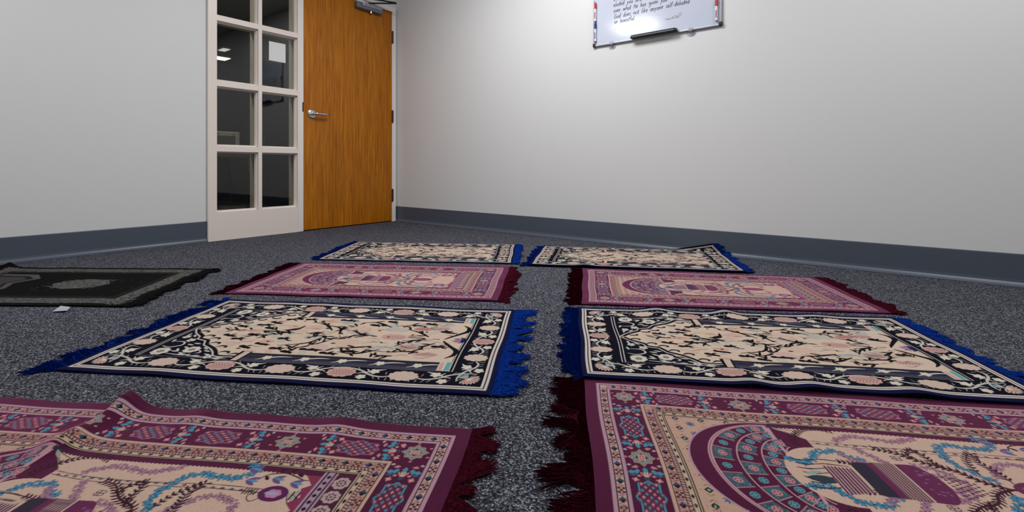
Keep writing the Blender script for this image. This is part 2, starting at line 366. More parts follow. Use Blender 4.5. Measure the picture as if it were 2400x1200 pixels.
ink.build('handwriting', M['ink'], wb)['label'] = 'lines of black handwriting in english'
ink = MB()
AX, AZ = -1.018, 1.536                                  # the arabic word, written from right to left
for s in ([(0, .022), (0.001, -.010)], [(-.012, .020), (-.012, -.008), (-.022, -.013), (-.030, -.010)], [(-.040, .001), (-.030, .003), (-.022, -.004), (-.034, -.012), (-.050, -.012)],
          [(-.046, .004), (-.054, -.004), (-.052, -.013), (-.064, -.014)], [(-.066, -.004), (-.070, -.013), (-.080, -.014), (-.084, -.004)], [(-.082, -.013), (-.098, -.013), (-.101, -.003)],
          [(-.072, -.024), (-.070, -.024)], [(-.079, -.024), (-.077, -.024)]):
    pen([(AX + x, AZ + z * .8) for x, z in s], 0.0022)
ink.build('handwriting', M['ink'], wb)['label'] = 'black arabic word'

def marker(x, z0, flip, cap, band, label):
    """140 mm dry erase marker clipped upright to the board edge; z0 = lower end"""
    y = YR - 0.021; L = 0.140
    z = (lambda t: z0 + L - t) if flip else (lambda t: z0 + t)
    t = empty('dry_erase_marker', (x, y, z0)); tag(t, label, 'marker', 'markers on the board edges')
    MB().tube([(x, y, z(0.004)), (x, y, z(0.094))], 0.0075, 16).build('barrel', M['white_plastic'], t, smooth=False)
    MB().tube([(x, y, z(0)), (x, y, z(0.005))], [0.006, 0.0068], 16).build('end_plug', M['black'], t)
    MB().box(x - 0.0028, x + 0.0028, y - 0.0082, y - 0.006, z(0.022), z(0.068)).build('printed_band', M[band], t)
    MB().tube([(x, y, z(0.096)), (x, y, z(0.132)), (x, y, z(0.138))], [0.0085, 0.0085, 0.0065], 16).build('cap', M[cap], t)
    MB().tube([(x, y, z(0.138)), (x, y, z(0.142))], [0.0055, 0.005], 16).build('cap_tip', M['black'], t)
marker(BX0 + 0.020, 1.458, False, 'blue', 'dkblue', 'blue capped marker upright on the left edge of the whiteboard')
marker(BX0 + 0.020, 1.604, False, 'red', 'dkred', 'red capped marker upright on the left edge of the whiteboard')
marker(BX1 - 0.030, 1.452, False, 'red', 'dkred', 'red capped marker upright on the right edge of the whiteboard')

er = empty('eraser_bar', (-1.197, YR - 0.03, BZ0)); tag(er, 'long black eraser bar resting on the bottom edge of the whiteboard', 'eraser')
MB().prism([(YR - 0.017, 1.430), (YR - 0.046, 1.431), (YR - 0.050, 1.436), (YR - 0.048, 1.443), (YR - 0.034, 1.456), (YR - 0.017, 1.458)], 'x', -1.352, -1.048).build('body', M['black'], er, bevel=0.003)
MB().box(-1.346, -1.054, YR - 0.0172, YR - 0.0162, 1.433, 1.456).build('felt_pad', M['dark'], er)
MB().box(-1.048, -1.036, YR - 0.040, YR - 0.018, 1.432, 1.450).build('end_clip', M['black'], er, bevel=0.002)
for x, lb in ((-1.507, 'clear plastic clip under the left end of the whiteboard'), (-0.955, 'clear plastic clip under the right end of the whiteboard')):
    c = empty('mounting_clip', (x, YR, BZ0)); tag(c, lb, 'clip', 'clear clips under the whiteboard')
    pl = [(x + 0.028 * math.cos(t), 1.412 + 0.022 * math.sin(t)) for t in [2 * math.pi * k / 24 for k in range(24)]]
    MB().prism(pl, 'y', YR - 0.003, YR - 0.0002).build('wall_plate', M['clear'], c)
    MB().box(x - 0.012, x + 0.012, YR - 0.024, YR - 0.0165, 1.418, 1.446).box(x - 0.012, x + 0.012, YR - 0.0165, YR - 0.003, 1.418, 1.4248).build('hook', M['clear'], c, bevel=0.002)

sl = MB(); q = [(-2.456, 0.366), (-2.514, 0.398), (-2.482, 0.421), (-2.410, 0.400)]
sl.add([(x, y, 0.004 + 0.004 * (i % 2)) for i, (x, y) in enumerate(q)] + [(x, y, 0.0045 + 0.004 * (i % 2)) for i, (x, y) in enumerate(q)],
       [(0, 1, 2, 3), (4, 5, 6, 7), (0, 1, 5, 4), (1, 2, 6, 5), (2, 3, 7, 6), (3, 0, 4, 7)])
tag(sl.build('paper_slip', mat('grey_paper', (150, 156, 166), .7)), 'small pale paper slip on the carpet at the edge of the black rug', 'paper')

# ---------------------------------------------------------------- prayer rug patterns, woven as point colours
# every design is drawn in millimetres: u runs along the rug from the niche end, v across it from the far side
class Weave:
    def __init__(s, L, W, px, ox, oy, ground, gain=1.0):
        s.gain = gain
        s.px, s.ox, s.oy, s.L, s.W = px, ox, oy, L, W          # ox, oy: selvage around the pattern's outer line
        s.a = np.empty((int(W * px), int(L * px), 3), np.float32); s.a[:] = s.c(ground)
    gain = 1.0
    def c(s, col): return np.array([srgb(*col)[i] * s.gain for i in range(3)], np.float32)
    def poly(s, pts, col):
        p = np.asarray(pts, float); x = (p[:, 0] + s.ox) * s.px; y = (p[:, 1] + s.oy) * s.px
        H, Wd = s.a.shape[:2]
        x0, x1 = max(0, int(x.min()) - 1), min(Wd, int(x.max()) + 3); y0, y1 = max(0, int(y.min()) - 1), min(H, int(y.max()) + 2)
        if x1 <= x0 or y1 <= y0: return
        acc = np.zeros((y1 - y0, x1 - x0 + 1), np.int16)
        n = len(x)
        for i in range(n):
            xa, ya, xb, yb = x[i], y[i], x[(i + 1) % n], y[(i + 1) % n]
            if ya == yb: continue
            if ya > yb: xa, ya, xb, yb = xb, yb, xa, ya
            r0, r1 = max(y0, math.ceil(ya - .5)), min(y1, math.ceil(yb - .5))
            if r1 <= r0: continue
            rr = np.arange(r0, r1); xi = xa + (rr + .5 - ya) * (xb - xa) / (yb - ya)
            acc[rr - y0, np.clip(np.ceil(xi - .5).astype(int) - x0, 0, x1 - x0)] += 1
        m = (np.cumsum(acc, 1)[:, :-1] & 1).astype(bool)
        s.a[y0:y1, x0:x1][m] = s.c(col)
    def rect(s, u0, v0, u1, v1, col): s.poly([(u0, v0), (u1, v0), (u1, v1), (u0, v1)], col)
    def band(s, L, W, i0, i1, col):
        s.rect(i0, i0, L - i0, i1, col); s.rect(i0, W - i1, L - i0, W - i0, col); s.rect(i0, i0, i1, W - i0, col); s.rect(L - i1, i0, L - i0, W - i0, col)
    def ell(s, u, v, ru, rv, col, n=20, rot=0, sc=0, k=8):
        t = np.linspace(0, 2 * np.pi, n if not sc else 6 * k, endpoint=False); r = 1 + sc * np.abs(np.cos(k * t / 2))
        x, y = np.cos(t) * ru * r, np.sin(t) * rv * r; c, d = math.cos(rot), math.sin(rot)
        s.poly(np.stack([u + c * x - d * y, v + d * x + c * y], 1), col)
    def line(s, pts, w, col, sm=True):
        p = smooth_pts(pts, 6) if sm else np.asarray(pts, float)
        d = np.gradient(p, axis=0) if len(p) > 1 else p
        n = np.stack([-d[:, 1], d[:, 0]], 1); n /= np.maximum(np.hypot(n[:, :1], n[:, 1:]), 1e-9)
        t = np.linspace(0, 1, len(p)); w = np.interp(t, np.linspace(0, 1, len(w)), w) if hasattr(w, '__len__') else np.full(len(p), w)
        if sm or len(p) == 2:
            s.poly(np.vstack([p + n * w[:, None] / 2, (p - n * w[:, None] / 2)[::-1]]), col)
        else:
            for i in range(len(p) - 1): s.line([p[i], p[i + 1]], w[i], col)
    def leaf(s, u, v, l, w, ang, col):
        c, d = math.cos(ang), math.sin(ang); t = np.linspace(0, 1, 7)
        x = np.concatenate([t, t[::-1]]) * l; y = np.concatenate([np.sin(t * np.pi) ** .8, -np.sin(t[::-1] * np.pi) ** .8]) * w / 2
        s.poly(np.stack([u + c * x - d * y, v + d * x + c * y], 1), col)
    def flower(s, u, v, r, col, mid=None, n=5, rot=0.3, el=1.0):
        for k in range(n):
            a = rot + 2 * np.pi * k / n; s.ell(u + math.cos(a) * r * .58, v + el * math.sin(a) * r * .58, r * .46, r * .40, col, 10, a)
        s.ell(u, v, r * .4, r * .4 * el, mid or col, 10)
    def rosette(s, u, v, ru, rv, col, edge=None, hatch=None, n=11):
        s.ell(u, v, ru * 1.0, rv * 1.0, edge or col, 0, 0, .16, n)
        if edge: s.ell(u, v, ru * .9, rv * .9, col, 0, 0, .13, n)
        if hatch:
            for k in range(-3, 4):
                s.line([(u + k * ru * .24 - ru * .16, v - rv * .62), (u + k * ru * .24 + ru * .16, v)], 1.6, hatch); s.line([(u + k * ru * .24 + ru * .16, v), (u + k * ru * .24 - ru * .16, v + rv * .62)], 1.6, hatch)
    def sample(s, us, vs, du, dv):
        """box averages around (us x vs); du, dv = box sides in mm"""
        H, Wd = s.a.shape[:2]; I = np.zeros((H + 1, Wd + 1, 3), np.float64); I[1:, 1:] = s.a.cumsum(0, dtype=np.float64).cumsum(1)
        f = lambda t, o, d, n: (np.clip(np.round((t + o - d / 2) * s.px), 0, n - 1).astype(int), np.clip(np.maximum(np.round((t + o + d / 2) * s.px), np.round((t + o - d / 2) * s.px) + 1), 1, n).astype(int))
        x0, x1 = f(us, s.ox, du, Wd); y0, y1 = f(vs, s.oy, dv, H)
        x1 = np.maximum(x1, x0 + 1); y1 = np.maximum(y1, y0 + 1)
        tot = I[y1][:, x1] - I[y0][:, x1] - I[y1][:, x0] + I[y0][:, x0]
        return tot / ((y1 - y0)[:, None] * (x1 - x0)[None, :])[:, :, None]

def mirror(W):                                             # draw twice, once mirrored in the long axis
    return ((lambda v: v), (lambda v: W - v))

def weave_navy():
    L, W = 1159, 642; OX, OY = 14, 20
    NV, NG, WH, PK, PE, CR, DK = (8, 14, 60), (7, 7, 28), (226, 214, 206), (208, 170, 160), (222, 196, 180), (230, 205, 184), (12, 8, 18)
    SL, GR, PALE, RS = (60, 58, 78), (212, 206, 196), (228, 220, 206), (156, 92, 92)
    w = Weave(L + 2 * OX, W + 2 * OY, 2.0, OX, OY, NV, .69); rn = random.Random(11)
    w.band(L, W, 0, 17, WH); w.band(L, W, 6.5, 10.5, (70, 62, 70)); w.rect(17, 17, L - 17, W - 17, NG)
    # floral border: the unit between a peach and a pink rosette
    def unit(P, half):                                     # P(s, t): s along 0..1, t outwards mm
        sc = half / 38.0; q = lambda *a: [P(s_, t_ * sc) for s_, t_ in a]
        w.line(q((.20, 5), (.32, 14), (.46, 11), (.58, 0), (.67, -13), (.82, -25), (1.0, -31), (1.12, -29)), [4, 6, 6.5, 7, 6, 5, 2.5], GR)
        w.line(q((.62, -2), (.58, -16), (.63, -27)), [5, 4, 3], WH); w.line(q((.62, -4), (.70, -2), (.74, 4)), [5, 2], WH)
        w.line(q((.33, -33), (.42, -26), (.52, -20)), [1, 7, 5], WH)
        for (s_, t_, r) in ((.49, -16, 15), (.63, 22, 14), (.93, 27 if half > 30 and 0 else 60, 0.1)):
            a = P(s_, t_ * sc); w.flower(a[0], a[1], r * (0.8 + .2 * sc), PALE, (236, 226, 190))
        b = q((.55, 25), (.74, 16)); w.line(b, [2, 4, 1], WH)
        for s_, t_, e in ((.14, 27, -.05), (.23, 26, -.03), (.32, 25, .01), (.41, 24, .01), (.83, 12, .04), (.90, 16, .03), (.28, -8, -.02), (.74, -27, .02)):
            w.line(q((s_ + .035 + e, t_ - 9), (s_, t_ + 6)), [1.5, 5, 1.5], GR, False)
    us = [57, 234, 409, 585, 759, 931, 1102]; vs = [58, 194, 321, 448, 584]
    for far in (0, 1):
        for i in range(6):
            a, b = (us[i], us[i + 1]) if i % 2 else (us[i + 1], us[i])
            unit(lambda s_, t_: (a + (b - a) * s_, (58 - t_) if far else (584 + t_)), 36)
        for i in range(4):
            a, b = (vs[i], vs[i + 1]) if i % 2 else (vs[i + 1], vs[i])
            unit(lambda s_, t_: ((52 - t_) if far else (1103 + t_), a + (b - a) * s_), 36)
        v = 58 if far else 584
        for i, u in enumerate(us[1:-1]): w.rosette(u, v, 36, 25, PK if i % 2 else PE, (232, 176, 168) if i % 2 else None, RS if i % 2 else None)
        u = 52 if far else 1103
        for i, v in enumerate(vs[1:-1]): w.rosette(u, v, 31, 22, PK if i % 2 else PE, (232, 176, 168) if i % 2 else None, RS if i % 2 else None)
        for u in (57, 1102):
            v = 58 if far else 584; o = math.atan2(58 - v if 0 else (1 if far else -1), 1 if u < 500 else -1)
            for k in range(-4, 5):
                a = o + math.pi + k * .33
                w.leaf(u, v, 33, 10, a, PALE); w.leaf(u + 5 * math.cos(a), v + 5 * math.sin(a), 24, 5, a, (190, 84, 76))
            for k in range(-2, 3): w.leaf(u, v, 34, 5, o + k * .3, (140, 180, 186))
            for k in range(-1, 2): w.leaf(u + 4 * math.cos(o), v + 4 * math.sin(o), 20, 5, o + k * .5, PK)
    for a, b in ((95, 97.5), (544.5, 547)): w.rect(112, a, 1054, b, (120, 116, 128))
    for u in (109, 118.5, 1042, 1051.5): w.rect(u, 97, u + 2.6, 545, WH)
    # niche: arch and field
    arch = [(121, 0), (150, 36), (190, 68), (197, 88), (234, 100), (255, 134), (298, 160), (322, 182), (336, 200), (352, 208), (404, 206)]
    def edge(sg): return [tuple(p) for p in smooth_pts([(u, 321 + sg * d) for u, d in arch[:3]], 6)] + [tuple(p) for p in smooth_pts([(u, 321 + sg * d) for u, d in arch[3:5]], 4)] + [tuple(p) for p in smooth_pts([(u, 321 + sg * d) for u, d in arch[5:]], 6)]
    far, near = edge(-1), edge(1)
    inn = lambda e, sg: [(u + 9, v - sg * 11) for u, v in e]
    w.poly(inn(far, -1) + [(432, 152), (1040, 152), (1040, 490), (432, 490)] + inn(near, 1)[::-1], CR)
    # soft woven patches of the blossoms
    for k in range(95):
        u, v = rn.uniform(150, 1010), rn.uniform(165, 477)
        if u < 420 and abs(v - 321) > (u - 130) * .62: continue
        col = rn.choice([(224, 190, 170), (206, 198, 182), (218, 194, 180), (200, 194, 186), (226, 206, 182), (220, 184, 168)])
        w.ell(u, v, rn.uniform(12, 30), rn.uniform(8, 18), col, 0, rn.uniform(0, 3), .2, rn.randint(5, 9))
    for sg, e in ((-1, far), (1, near)):
        w.line(e, 4.5, WH, False); w.line([(u + 5, v - sg * 4) for u, v in e], 3, DK, False)
        for (u, d) in ((158, 26), (206, 62), (240, 82), (268, 118), (308, 142), (345, 180), (385, 190)):      # curled scallops along the arch
            v = 321 + sg * d
            w.line([(u - 8, v + sg * 4), (u + 6, v - sg * 9), (u + 22, v - sg * 8), (u + 26, v), (u + 17, v + sg * 3)], [2, 9, 9, 8, 4], DK)
            for k in range(4): w.leaf(u + 2 + k * 6, v + sg * 7, 12, 4, -sg * (1.0 + .2 * k), GR)
        # spandrel: pale daisies, vines and dark drops
        T_ = lambda u, d: (u, 321 + sg * d)
        for (u, d, r) in ((162, 192, 26), (246, 172, 24), (186, 100, 14), (330, 214, 13), (150, 74, 13)):
            w.flower(*T_(u, d), r, PALE, (160, 150, 140), 8 if r > 15 else 5)
            if r > 15:
                for k in range(6): a = k * math.pi / 3; w.ell(u + r * .33 * math.cos(a), 321 + sg * d + r * .33 * math.sin(a), 2.2, 2.2, (40, 34, 44), 8)
        w.line([T_(132, 150), (T_(160, 160)), T_(188, 142), T_(176, 116), T_(140, 112)], [2, 5, 6, 5, 2], WH); w.ell(*T_(158, 136), 17, 14, (10, 12, 44))
        w.line([T_(190, 205), T_(250, 212), T_(285, 190), T_(268, 170)], [2, 6, 6, 2], WH); w.line([T_(262, 214), T_(320, 219), T_(392, 217)], [5, 4, 1], WH); w.ell(*T_(285, 205), 18, 9, (10, 12, 44))
        for (u, d, a) in ((200, 132, .3), (214, 122, .2), (206, 150, .6), (146, 60, 1.2), (172, 84, .8), (305, 196, .3), (350, 222, .1), (225, 210, -.2), (132, 95, 1.3), (136, 200, .4), (136, 176, -.3), (196, 166, .9), (190, 186, .1), (222, 194, .5), (270, 150, .6), (286, 172, .3), (276, 214, -.1), (356, 214, .1), (160, 52, .9), (140, 40, 1.4)): w.leaf(*T_(u, d), 28, 8, sg * a, GR)
        # column with small flowers, capital and striped base
        vo, vi = 321 + sg * 221, 321 + sg * 170
        w.poly([(432, vo), (1014, vo), (1014, vi), (432, vi)], SL)
        for d, c_, h in ((178, (40, 38, 60), 9), (196, (34, 34, 58), 7), (214, (96, 92, 108), 2.5), (219, (96, 92, 108), 1.5)): w.poly([(432, 321 + sg * (d - h / 2)), (1014, 321 + sg * (d - h / 2)), (1014, 321 + sg * (d + h / 2)), (432, 321 + sg * (d + h / 2))], c_)
        for i, u in enumerate((505, 618, 730, 842, 950)):
            w.flower(*T_(u, 196), 14, PALE, (240, 226, 160)); w.line([T_(u + 8, 194), T_(u + 40, 186), T_(u + 72, 186)], [7, 6, 1], PALE); w.line([T_(u - 8, 200), T_(u - 28, 210)], [6, 1], PALE)
        w.rect(432, vi - 2, 1040, vi + 2, DK)
        w.poly([T_(404, 226), T_(434, 226), T_(440, 160), T_(404, 160)], DK); w.poly([T_(411, 226), T_(429, 226), T_(434, 162), T_(414, 162)], PE)
        w.poly([T_(1008, 222), T_(1041, 222), T_(1041, 166), T_(1008, 166)], PALE)
        for k in range(7): w.poly([T_(1011, 170 + k * 7.4), T_(1022, 170 + k * 7.4), T_(1022, 173.5 + k * 7.4), T_(1011, 173.5 + k * 7.4)], (214, 96, 84)); w.ell(*T_(1034, 171 + k * 7.4), 8, 4.4, (110, 176, 176))
        # ogee at the foot of the tree
        O = [(1014, 140), (1034, 116), (1036, 84), (1018, 60), (990, 26), (977, 6)]
        w.line([T_(u, d) for u, d in O], [4, 13, 17, 13, 10, 4], DK); w.line([T_(1010, 52), T_(1000, 62), T_(1002, 72)], [5, 2], DK); w.line([T_(996, 34), T_(984, 46), T_(968, 48)], [4, 3, 1], DK)
    for k in range(-3, 4): w.leaf(1040, 318, 42 - 4 * abs(k), 11, math.pi + k * .38, [(206, 150, 168), (98, 100, 150)][k % 2]); 
    w.ell(1038, 318, 8, 22, (30, 34, 84))
    # tree of life: dark twigs, buds and feathered blossoms
    tw = [[(475, 206), (531, 223), (584, 281)], [(652, 196), (707, 189), (771, 229)], [(606, 267), (655, 277), (707, 314), (729, 311)], [(600, 352), (651, 352), (681, 317), (729, 313)], [(481, 426), (561, 397), (587, 339)],
          [(653, 432), (713, 421), (772, 399)], [(841, 391), (873, 344), (920, 318)], [(831, 239), (882, 265), (922, 300)], [(836, 313), (917, 318)], [(833, 437), (892, 425), (927, 425)], [(786, 451), (818, 466), (860, 462)],
          [(381, 295), (435, 316), (465, 312)], [(509, 312), (548, 318), (563, 294)], [(802, 213), (841, 197), (890, 204)], [(902, 212), (926, 198)], [(895, 424), (931, 429)], [(600, 282), (640, 240), (655, 236)], [(430, 330), (390, 348), (350, 350)],
          [(300, 318), (380, 312), (470, 313)], [(420, 300), (452, 292), (470, 276)], [(230, 318), (262, 316), (280, 320)], [(860, 300), (915, 314)], [(850, 342), (915, 322)], [(940, 316), (962, 316)]]
    tw += [[(u + 36, 642 - v + 9) for u, v in t] for t in (tw[0], tw[1], tw[4], tw[7], tw[9], tw[12])]
    for t in tw:
        w.line(t, [3.5, 7, 11, 5], DK); n = len(t)
        p = smooth_pts(t, 4)
        for k in range(1, len(p) - 1, 2):
            a = math.atan2(*(p[k + 1] - p[k - 1])[::-1]) + rn.choice((-1, 1)) * rn.uniform(.5, .9) + math.pi * rn.choice((0, 1)); w.leaf(*p[k], rn.uniform(20, 44), 9, a, DK)
    for (u, v, l, a) in ((369, 194, 34, -.3), (398, 172, 26, .5), (438, 185, 34, -.25), (566, 176, 52, .05), (567, 448, 56, .0), (240, 280, 34, .1), (255, 366, 40, .15), (304, 395, 34, -.2), (300, 262, 48, -.15), (330, 228, 40, .2), (372, 449, 34, .2), (472, 451, 36, -.1),
                         (405, 420, 40, .1), (345, 285, 30, .1), (330, 350, 34, .1), (505, 200, 34, .3), (690, 216, 30, .1), (700, 452, 40, -.1), (740, 175, 30, .1), (880, 178, 34, .1), (950, 250, 40, .15), (955, 380, 36, -.1), (640, 470, 44, 0), (520, 470, 30, .1), (450, 372, 30, -.2)):
        w.leaf(u, v, l * 1.35, 15, a, DK); w.ell(u + 7, v - 3, 11, 9, DK); w.leaf(u + l * .5, v - 2, 22, 9, a - .8, DK); w.leaf(u + l * .8, v, 20, 8, a + .7, DK)
    for (u, v, ru, rv, c_, h) in ((811, 316, 40, 24, (216, 178, 166), RS), (880, 232, 26, 15, (206, 152, 146), RS), (885, 394, 30, 18, (208, 172, 158), (120, 80, 80)), (664, 254, 36, 20, (226, 196, 176), None), (678, 378, 42, 24, (228, 196, 176), None), (509, 262, 32, 18, (226, 184, 170), None),
                                  (543, 197, 26, 15, (228, 186, 158), None), (952, 440, 36, 14, (220, 178, 166), (110, 80, 80)), (945, 216, 28, 12, (222, 176, 168), RS), (330, 315, 24, 14, (222, 178, 158), None), (610, 420, 28, 16, (226, 188, 176), None), (430, 400, 24, 14, (222, 178, 158), None)):
        w.rosette(u, v, ru, rv, c_, None, h, 9)
    for k in range(70):                                     # hair stems
        u, v = rn.uniform(200, 960), rn.uniform(172, 470)
        if u < 420 and abs(v - 321) > (u - 150) * .6: continue
        a = rn.gauss(0, .35); l = rn.uniform(24, 60); b = rn.uniform(-10, 10)
        w.line([(u, v), (u + l * .5 * math.cos(a), v + l * .5 * math.sin(a) + b), (u + l * math.cos(a), v + l * math.sin(a))], [1, 3, 1], (60, 48, 52))
    for k in range(26): w.ell(rn.uniform(300, 960), rn.uniform(180, 465), rn.uniform(4, 9), rn.uniform(3, 5), DK, 10)
    return w, OX, OY

def weave_plum():
    L, W, O = 1065, 600, 28
    PL, LP, PC, CM, DK = (86, 24, 60), (206, 166, 180), (228, 188, 178), (238, 206, 182), (30, 14, 26)
    TE, PK, TD, CREAM = (74, 164, 190), (226, 146, 150), (40, 92, 104), (232, 208, 180)
    w = Weave(L + 2 * O, W + 2 * O, 2.4, O, O, PL, .60); rn = random.Random(5)
    # outer guard line with gems
    w.band(L, W, 0, 7, LP); w.band(L, W, 7, 9, DK); w.band(L, W, 9, 23, PC); w.band(L, W, 23, 25, DK); w.band(L, W, 25, 31, LP)
    def gems(c, pitch, gap):
        for side in range(4):
            n_ = L if side < 2 else W
            k = int((n_ - 2 * c) // pitch); st_ = (n_ - 2 * c) / k
            for i in range(k):
                t = c + (i + .5) * st_
                P = (lambda a, b: (t + a, (c if side == 0 else W - c) + b)) if side < 2 else (lambda a, b: ((c if side == 2 else L - c) + b, t + a))
                dm = lambda a, r, q, col: w.poly([P(a - r, 0), P(a, -q), P(a + r, 0), P(a, q)], col)
                dm(0, 9, 7, TD if i % 3 else (60, 90, 140)); w.poly([P(0, -7), P(9, 0), P(0, 7)], DK)
                a = st_ * .5
                for x, y in ((-5, -4), (-5, 4), (5, -4), (5, 4), (0, 0)): w.ell(*P(a + x, y), 3, 3, (84, 44, 52), 8)
                for sg in (-1, 1):
                    w.line([P(sg * st_ * .2, -6), P(sg * st_ * .26, 5), P(sg * st_ * .32, -5)], 1.6, (140, 90, 84), False)
                    dm(sg * st_ * .34, 3, 2.2, [(206, 130, 130), (206, 164, 120)][i % 2])
    gems(16, 47, 0)
    # broad plum border: cartouches, stars and sprays
    def frame_of(side, t):                                  # local (along, towards the field) -> (u, v)
        return {0: lambda a, b: (t + a, 63 + b), 1: lambda a, b: (t + a, W - 63 - b), 2: lambda a, b: (63 + b, t + a), 3: lambda a, b: (L - 63 - b, t + a)}[side]
    def cart(P, slim=False):
        q = [(-42, 0), (-35, 8), (-35, 20), (-12, 20), (0, 28), (12, 20), (35, 20), (35, 8), (42, 0), (35, -8), (35, -20), (12, -20), (0, -28), (-12, -20), (-35, -20), (-35, -8)]
        q = [(a * 1.0, b * .86) for a, b in q]
        w.line([P(*p) for p in q + q[:1]], 2.4 if slim else 6.4, (176, 110, 140) if slim else (26, 40, 60), False)
        if not slim: w.line([P(*p) for p in q + q[:1]], 3.4, TE, False)
        for i in range(-4, 5):
            for j in range(-3, 4):
                if (i + j) % 2: continue
                a, b = i * 8.2, j * 6.2
                if abs(a) > 34 or abs(b) > 17 + (3 if abs(a) < 10 else 0): continue
                w.poly([P(a - 6.6, b), P(a, b - 4.9), P(a + 6.6, b), P(a, b + 4.9)], (176, 106, 132) if slim else (150, 80, 104)); w.poly([P(a - 5.2, b), P(a, b - 3.7), P(a + 5.2, b), P(a, b + 3.7)], PL); w.poly([P(a - 4.0, b), P(a, b - 2.6), P(a + 4.0, b), P(a, b + 2.6)], TE if (i * 3 + j) % 4 == 0 else PK if j % 2 else (232, 176, 160))
    def star(P):
        for r, c_ in ((23, (214, 186, 160)), (20.5, PL), (18.5, (196, 206, 196)), (16, DK), (14.5, (150, 190, 186)), (11.5, DK)):
            w.poly([P(math.cos(k * math.pi / 8) * r * (1.16 if k % 4 == 0 else 1 if k % 2 == 0 else .80), math.sin(k * math.pi / 8) * r * (1.1 if k % 4 == 0 else 1 if k % 2 == 0 else .8)) for k in range(16)], c_)
        w.poly([P(-9, -7), P(9, -7), P(9, 7), P(-9, 7)], (232, 180, 160)); w.poly([P(-6, -4), P(6, -4), P(6, 4), P(-6, 4)], (218, 110, 120)); w.poly([P(-4, -1), P(4, -1), P(4, 1), P(-4, 1)], CREAM)
        for a, b in ((0, 29), (0, -29), (27, 14), (-27, 14), (27, -14), (-27, -14)): w.poly([P(a - 4, b), P(a, b - 2.5), P(a + 4, b), P(a, b + 2.5)], PK)
    def spray(P0, d):
        P = lambda a, b: P0(a * d, b)
        for b in (-13, 0, 13): w.poly([P(-8, b * 1.3), P(3 + (4 if b == 0 else 0), b * 1.1 - 5), P(9 + (5 if b == 0 else 0), b), P(3 + (4 if b == 0 else 0), b * 1.1 + 5)], TE)
        for b in (-1, 1):
            w.line([P(-13, b * 1.5), P(-1, b * 9)], 4, PK, False); w.line([P(-13, b * 1.0), P(1, b * 3)], 2.6, CREAM, False)
            w.poly([P(-6, b * 24), P(0, b * 16), P(5, b * 25), P(-2, b * 32)], TE); w.poly([P(-12, b * 22), P(-8, b * 17), P(-4, b * 22), P(-9, b * 30)], (60, 110, 140))
            w.poly([P(-14, b * 12), P(-10, b * 8), P(-7, b * 13), P(-12, b * 17)], PK); w.flower(*P(-21, b * 20), 6, PK, CREAM, 4); w.poly([P(10, b * 16), P(14, b * 10), P(18, b * 17), P(12, b * 24)], PK); w.poly([P(16, b * 27), P(20, b * 22), P(23, b * 27), P(19, b * 31)], (200, 190, 196))
        w.poly([P(-18, -6), P(-15, 0), P(-18, 6), P(-22, 0)], TD)
    for sd in (0, 1):
        for t in (175, 461, 604, 890): cart(frame_of(sd, t), True)
        for t in (63, 318, 747, 1002): star(frame_of(sd, t))
        for t, d in ((113, 1), (238, -1), (268, 1) , (383, -1), (532, 1), (682, 1), (797, 1), (827, -1), (952, -1)):
            if t in (268, 797): continue
            spray(frame_of(sd, t), d)
    for sd in (2, 3):
        for t in (192, 408): cart(frame_of(sd, t))
        for t in (300,): star(frame_of(sd, t))
        for t, d in ((122, -1), (257, 1), (343, -1), (478, 1)): spray(frame_of(sd, t), d)
    # inner guards
    w.band(L, W, 95, 101, (226, 188, 168)); w.band(L, W, 101, 103, DK); w.band(L, W, 103, 117, (216, 170, 154)); gems(110, 44, 0)
    w.band(L, W, 117, 126, DK); w.band(L, W, 126, 134, (226, 200, 170)); w.band(L, W, 134, 136, DK); w.band(L, W, 136, 138, CREAM); w.band(L, W, 138, 140, DK)
    for c, pitch in ((121.5, 6.4), (130, 21)):
        for side in range(4):
            n_ = L if side < 2 else W; k = int((n_ - 2 * c) // pitch)
            for i in range(k):
                t = c + (i + .5) * (n_ - 2 * c) / k
                P = (lambda a, b: (t + a, (c if side == 0 else W - c) + b)) if side < 2 else (lambda a, b: ((c if side == 2 else L - c) + b, t + a))
                if c < 125: w.poly([P(-3.2, -3), P(1, -3), P(3.2, 3), P(-1, 3)], (222, 176, 166))
                else: w.poly([P(-6, 0), P(0, -3.2), P(6, 0), P(0, 3.2)], DK)
    w.rect(140, 140, L - 140, W - 140, CM)
    # spandrels with small diamonds and blue blooms
    w.rect(140, 140, 345, W - 140, (224, 186, 160))
    for j in range(9):
        for i in range(5):
            u, v = 160 + i * 26, 148 + j * 38 + (19 if i % 2 else 0)
            if i % 2:
                for k in range(8): w.leaf(u, v, 11, 3.4, k * math.pi / 4 + .2, (70, 110, 160))
            else:
                w.poly([(u - 8, v), (u, v - 8), (u + 8, v), (u, v + 8)], (26, 34, 34)); w.poly([(u - 3.5, v), (u, v - 3.5), (u + 3.5, v), (u, v + 3.5)], (150, 196, 190))
                for sg in (-1, 1):
                    w.line([(u - 6, v + sg * 9), (u, v + sg * 15), (u + 6, v + sg * 9)], 1.2, (140, 90, 84), False); w.ell(u + sg * 13, v, 3, 2, PK, 8)
    # arch
    C = (332, 300)
    halfell = lambda ru, rv, n=40: [(C[0] - ru * math.sin(t), C[1] - rv * math.cos(t)) for t in np.linspace(0, math.pi, n)]
    w.poly(halfell(182, 163) + [(346, 463), (346, 137)], LP); w.poly(halfell(178, 160) + [(346, 460), (346, 140)], PL)
    w.poly(halfell(145, 154.5) + [(345, 454), (345, 146)], (222, 170, 184)); w.poly(halfell(142, 151.5) + [(345, 451), (345, 149)], DK); w.poly(halfell(141, 150.5) + [(345, 450), (345, 150)], (226, 170, 180))
